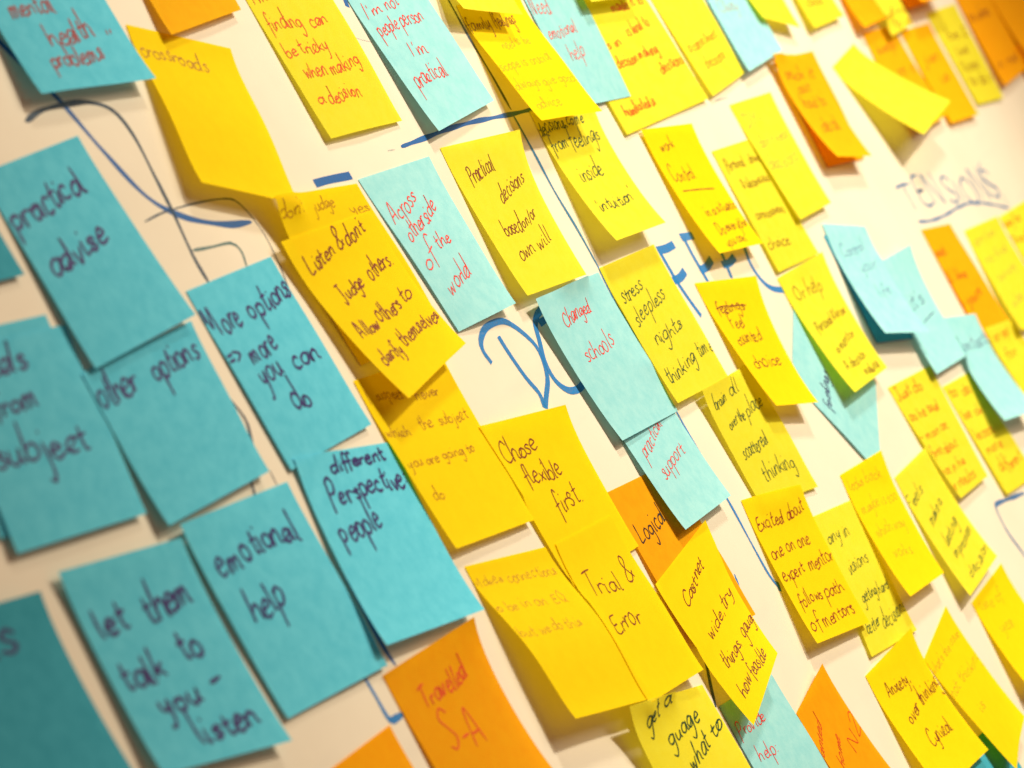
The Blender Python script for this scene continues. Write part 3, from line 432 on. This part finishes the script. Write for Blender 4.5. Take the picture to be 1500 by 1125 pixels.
([[299.5, 129.8, 0.2], [372.9, 135.6, 1.1], [339.6, 205.6, 9.0], [271.4, 198.6, 10.0]], 2.0, 2.2, 0.8, 'gold', 'faint', 0.9, 'golden note with faint writing looks back, between two yellow notes', [('looks back', 0.074, 0.139, 0.811, 0.17, 3.57), ('maybe is too', 0.103, 0.321, 0.94, 0.376, 3.63), ('which way', 0.134, 0.524, 0.833, 0.563, 3.59), ('works', 0.222, 0.723, 0.652, 0.753, 3.55)]),
([[379.6, 232.9, 0.2], [459.9, 233.2, 0.2], [449.1, 294.5, 9.0], [368.6, 290.0, 9.0]], 2.0, 2.2, 0.8, 'gold', 'faint', 0.9, 'faint golden note at the right edge, below the lasting impression note', [('time of', 0.088, 0.132, 0.666, 0.243, 4.52), ('yes', 0.236, 0.432, 0.558, 0.486, 4.48)]),
([[237.1, 276.0, 0.2], [312.4, 283.4, 0.2], [314.6, 356.0, 1.0], [235.7, 343.1, 1.0]], 2.0, 2.2, 0.8, 'shade_teal', 'purple', 1.0, 'shade-painted teal corner peeking out under the two golden notes at the bottom right', []),
([[269.4, 229.8, 0.2], [339.7, 221.9, 0.2], [336.8, 292.8, 8.0], [280.5, 304.1, 9.0]], 1.7, 2.2, 0.8, 'gold', 'faint', 0.9, "golden curled note with faint what's the issue, at the bottom right", [("what's the issue", -0.018, 0.138, 0.952, 0.217, 3.23), ('not thinking', -0.001, 0.346, 1.052, 0.472, 3.69), ('is', 0.272, 0.598, 0.43, 0.624, 3.54)]),
([[185.6, 210.2, 0.2], [259.2, 211.1, 6.2], [268.8, 286.0, 6.0], [174.4, 275.7, 9.0]], 2.0, 3.2, 0.8, 'gold', 'brown', 0.9, 'golden note in brown pen reading Anxiety, over thinking, Cynical', [('Anxiety,', 0.175, 0.258, 0.629, 0.276, 4.38), ('over', 0.24, 0.496, 0.512, 0.477, 4.36), ('thinking', 0.556, 0.47, 1.029, 0.435, 4.31), ('Cynical', 0.322, 0.72, 0.773, 0.729, 4.73)]),
([[481.3, 21.6, 0.2], [544.1, 32.0, 0.2], [531.0, 102.0, 0.5], [464.9, 89.7, 0.5]], 2.0, 2.2, 0.8, 'shade_teal', 'purple', 1.0, 'shade-painted teal note lying flat beneath the aqua control your life note', []),
([[537.6, 53.2, 0.9], [604.4, 55.4, 6.2], [595.5, 131.0, 5.0], [519.0, 126.0, 5.5]], 2.0, 3, 0.8, 'aqua', 'purple', 0.7, "aqua note with it's underlined, right of the control your life note", [("it's", 0.328, 0.483, 0.757, 0.448, 6.0), ('_', 0.42, 0.592, 0.812, 0.557, 3.99)]),
([[489.1, 15.3, 0.2], [561.2, 31.1, 0.2], [528.5, 102.9, 12.0], [452.6, 86.2, 12.0]], 2.0, 2.2, 0.8, 'aqua', 'bluegrey', 0.7, 'aqua note lifted off the board, with Control your life in faint blue', [('Control', 0.166, 0.291, 0.752, 0.215, 4.05), ('your', 0.394, 0.438, 0.828, 0.359, 4.04), ('life', 0.477, 0.661, 0.803, 0.602, 3.99)]),
([[662.3, 53.2, 0.2], [727.9, 61.3, 0.2], [726.4, 137.6, 2.0], [650.9, 132.8, 2.0]], 2.0, 2.2, 0.8, 'orange', 'darkred', 0.9, 'orange note in dark red pen reading Feel, above the aqua contacts note', [('Feel', -0.139, 0.254, 0.418, 0.244, 3.54), ('all like', -0.132, 0.474, 0.596, 0.476, 3.59), ('be yours', -0.197, 0.714, 0.725, 0.655, 3.63)]),
([[664.9, 127.1, 2.0], [741.8, 136.5, 0.2], [751.6, 208.5, 2.0], [674.2, 201.0, 2.0]], 2.0, 2.2, 0.8, 'yellow', 'redorange', 0.8, 'yellow note at the right edge behind the aqua contacts note', [('on top', 0.114, 0.14, 0.646, 0.13, 3.93), ('far', 0.157, 0.318, 0.577, 0.308, 3.91)]),
([[604.7, 104.5, 0.2], [665.0, 116.1, 1.9], [644.9, 186.1, 12.0], [570.5, 174.4, 12.0]], 2.0, 2.2, 0.8, 'aqua', 'purple', 0.7, 'aqua note at the right with contacts in blue', [('contacts', 0.1, 0.316, 1.066, 0.288, 4.94)]),
([[749.9, 70.8, 0.2], [841.9, 77.3, 0.2], [823.2, 151.7, 7.0], [725.0, 144.6, 7.0]], 2.0, 2.2, 0.8, 'yellow', 'grey', 0.7, 'yellow note with faint green lines at the right edge, right of the orange note', [('sort him', 0.088, 0.181, 0.773, 0.128, 3.37), ('to find', 0.154, 0.349, 0.831, 0.32, 3.37), ('own way', 0.193, 0.55, 0.773, 0.483, 3.35), ('else', 0.163, 0.795, 0.508, 0.763, 3.83)]),
([[845.7, 78.6, 0.2], [941.0, 81.9, 0.2], [938.0, 161.0, 3.0], [840.7, 161.6, 3.0]], 2.0, 2.2, 0.8, 'yellow', 'redorange', 0.8, 'yellow note at the right edge overlapping the one with faint green lines', [('may be', -0.039, 0.097, 0.558, 0.13, 3.25), ('this is', 0.001, 0.255, 0.523, 0.282, 3.23)]),
([[777.5, -76.5, 0.2], [858.2, -72.0, 0.2], [841.1, -0.3, 6.0], [751.3, 0.5, 6.0]], 2.0, 2.2, 0.8, 'amber', 'redorange', 0.8, 'amber note under the blank lifted yellow note', [('keep', 0.185, 0.23, 0.803, 0.22, 4.13), ('at it', 0.406, 0.48, 0.942, 0.486, 4.17)]),
([[866.9, -66.5, 0.2], [949.5, -63.1, 0.2], [925.7, 11.5, 4.0], [850.6, 6.5, 4.0]], 2.0, 2.2, 0.8, 'amber', 'redorange', 0.9, 'amber note right of the blank lifted yellow note', [('just', 0.201, 0.383, 0.788, 0.37, 4.78), ('us', 0.397, 0.604, 0.723, 0.59, 4.16)]),
([[956.8, -70.2, 0.2], [1048.6, -67.8, 0.2], [1026.6, 11.2, 2.0], [949.0, 5.4, 2.0]], 2.0, 2.2, 0.8, 'yellow', 'darkred', 0.9, 'narrow yellow note between two amber ones at the top right', [('be 2', 0.237, 0.311, 0.901, 0.33, 4.14), ('like', 0.215, 0.49, 0.665, 0.479, 4.14), ('Notes', 0.137, 0.662, 0.733, 0.661, 4.12), ('to do it', 0.134, 0.811, 0.984, 0.811, 4.1)]),
([[1067.1, -96.1, 0.2], [1178.2, -104.2, 0.2], [1135.6, 1.3, 5.0], [1036.3, 4.3, 5.0]], 2.0, 2.2, 0.8, 'orange', 'darkred', 0.9, 'orange note near the top right corner with brown words', [('so what', 0.054, 0.46, 0.725, 0.52, 3.72), ('in me', 0.08, 0.864, 0.835, 0.915, 3.67)]),
([[1129.8, -16.9, 3.4], [1253.1, -21.4, 0.2], [1238.6, 71.1, 2.0], [1125.7, 69.2, 2.0]], 2.0, 2.2, 0.8, 'orange', 'purple', 1.0, 'sliver of an orange note at the right edge just below the top right corner', []),
([[1170.0, -96.1, 0.6], [1296.6, -106.2, 0.2], [1248.7, -4.0, 9.0], [1135.5, -1.3, 9.0]], 2.0, 2.2, 0.8, 'orange', 'purple', 1.0, 'orange note cut off by the top right corner', []),
([[785.7, -136.7, 0.2], [875.4, -134.7, 0.2], [847.8, -78.4, 8.0], [760.4, -77.7, 8.0]], 2.0, 2.2, 0.8, 'orange', 'darkred', 1.0, 'orange note at the top edge, behind the dotted yellow note', []),
([[924.0, -137.0, 0.2], [1003.6, -136.8, 0.2], [964.3, -76.3, 3.0], [906.6, -77.8, 3.0]], 2.0, 2.2, 0.8, 'amber', 'purple', 1.0, 'amber scrap at the top edge, right of the dotted yellow note', []),
([[845.8, -134.0, 0.5], [918.0, -134.1, 0.2], [888.5, -67.1, 6.0], [820.2, -65.2, 6.0]], 2.0, 2.2, 0.8, 'yellow', 'brown', 1.1, 'small yellow note at the top edge with dark scribbles up to', [('up', -0.054, 0.82, 0.605, 0.808, 5.16), ('to us', 0.277, 0.957, 1.031, 0.988, 4.61), ('no', 0.641, 0.846, 1.154, 0.853, 4.66)]),
([[942.8, -155.6, 0.2], [1041.0, -156.0, 0.2], [982.8, -73.4, 17.0], [894.8, -77.0, 17.0]], 2.0, 2.2, 0.8, 'orange', 'purple', 1.0, 'lifted orange note barely entering the top edge above the narrow yellow note', []),
([[684.7, -154.9, 0.2], [763.9, -154.5, 0.2], [742.7, -90.9, 5.0], [665.1, -90.6, 5.0]], 2.0, 2.2, 0.8, 'yellow', 'redorange', 0.9, 'small yellow note at the top edge with the word ideas, left of the orange one', [('ideas', 0.163, 0.788, 0.693, 0.794, 4.5)]),
([[586.6, -163.9, 0.2], [666.6, -164.0, 0.2], [632.1, -94.0, 7.0], [574.1, -108.2, 7.0]], 2.0, 2.2, 0.8, 'yellow', 'purple', 1.0, 'small tilted yellow corner at the top edge, right of the far aqua note', []),
([[569.7, -83.3, 0.2], [653.5, -78.5, 0.2], [630.5, -4.1, 1.0], [554.5, -10.8, 1.0]], 2.0, 2.2, 0.8, 'orange', 'purple', 1.0, 'shaded orange note lying flat beneath the curled orange note', []),
([[555.3, -85.9, 5.5], [651.1, -76.1, 0.5], [609.6, -3.3, 12.0], [542.9, -13.6, 12.0]], 2.0, 2.2, 0.8, 'amber', 'brown', 0.8, 'curled amber note with brown scribble, stuck over a flat orange note', [('stick it', 0.115, 0.219, 0.834, 0.215, 4.27), ('out', 0.249, 0.362, 0.574, 0.341, 4.23), ('had to', 0.184, 0.494, 0.792, 0.477, 4.78), ('deal', 0.237, 0.742, 0.732, 0.722, 5.76)]),
([[674.5, -64.2, 0.2], [746.0, -72.1, 0.2], [804.8, -7.4, 22.0], [702.4, 2.2, 22.0]], 1.5, 2.2, 0.8, 'yellow', 'purple', 1.0, 'blank yellow note sticking far out from the board across the amber notes', [])]

GROUP = {'yellow': 'yellow sticky notes', 'gold': 'golden sticky notes', 'amber': 'orange and amber sticky notes', 'orange': 'orange and amber sticky notes',
         'aqua': 'aqua sticky notes', 'teal': 'teal sticky notes', 'shade_teal': 'teal sticky notes'}
INKNAME = {'purple': 'dark blue', 'red': 'red', 'red2': 'red', 'redorange': 'orange red', 'brown': 'brown', 'darkred': 'dark red', 'green': 'dark green', 'black': 'black',
           'grey': 'grey', 'dim': 'dull brown', 'faint': 'faint', 'faintbrown': 'faint brown', 'faintred': 'faint red', 'bluegrey': 'blue grey'}
SLANT = {'purple': 0, 'red': .10, 'green': .24, 'darkred': .12, 'black': 0, 'brown': .06}
lower = []
for ni, (C, k, kt, bulge, colour, inkc, pen, label, words) in enumerate(NOTES):
    s = Sheet(C, k, kt, ni, bulge); s.drape(lower); lower.append(s)
    G = s.G; P = s.at(s.U.ravel(), s.V.ravel())
    o0 = P.mean(0); org = Vector(W3(*o0))
    V = [tuple(Vector(W3(*q)) - org) for q in P]
    F = [(j * G + i, (j + 1) * G + i, (j + 1) * G + i + 1, j * G + i + 1) for j in range(G - 1) for i in range(G - 1)]
    uv = [(u * 76, v * 76) for u, v in zip(s.U.ravel(), s.V.ravel())]
    o = mesh_obj('sticky_note', V, F, PAPER[colour], None, True, uv)
    o.location = org
    o['label'] = label; o['category'] = 'sticky note'; o['group'] = GROUP[colour]
    inside = []
    def place(pts, s=s):
        q = np.array(pts) / 76; u, v = q[:, 0], q[:, 1]
        inside.extend(((u > .004) & (u < .996) & (v > .004) & (v < .996)).tolist())
        A = s.at(u, v); e = .02
        du = s.at(np.minimum(u + e, 1), v) - s.at(np.minimum(u + e, 1) - 2 * e, v); dv = s.at(u, np.minimum(v + e, 1)) - s.at(u, np.minimum(v + e, 1) - 2 * e)
        nn = np.cross(du, dv); nn /= np.linalg.norm(nn, axis=1)[:, None] + 1e-9
        nn *= np.sign(nn[:, 2:3]) * .14
        return [W3(*r) for r in (A + nn)]
    for wi, (t, u0, v0, u1, v1, h) in enumerate(words):
        pen_ink = 'brown' if t in ('family', '/feelings') else inkc
        if max(u0, u1) < 0 or min(u0, u1) > 1 or v0 > 1.25: continue
        rng = random.Random(ni * 97 + wi * 13)
        inside = []
        WV, WF = write(t, (u0 * 76, v0 * 76), (u1 * 76, v1 * 76), h, pen * (1.12 if inkc == 'purple' else .98), rng, place, slant=SLANT.get(inkc, .05))
        WF = [f for f in WF if all(inside[i] for i in f)]          # the pen stops at the paper's edge
        if len(WF) < 6: continue
        used = sorted({i for f in WF for i in f}); re = {a: b for b, a in enumerate(used)}
        wo = mesh_obj('handwriting', [WV[i] for i in used], [tuple(re[i] for i in f) for f in WF], INK[pen_ink], o)
        wo['label'] = ('the writing %s in %s ink' % (t.strip(), INKNAME[pen_ink])) if t not in '~_"!' else ('a pen mark in %s ink' % INKNAME[pen_ink])
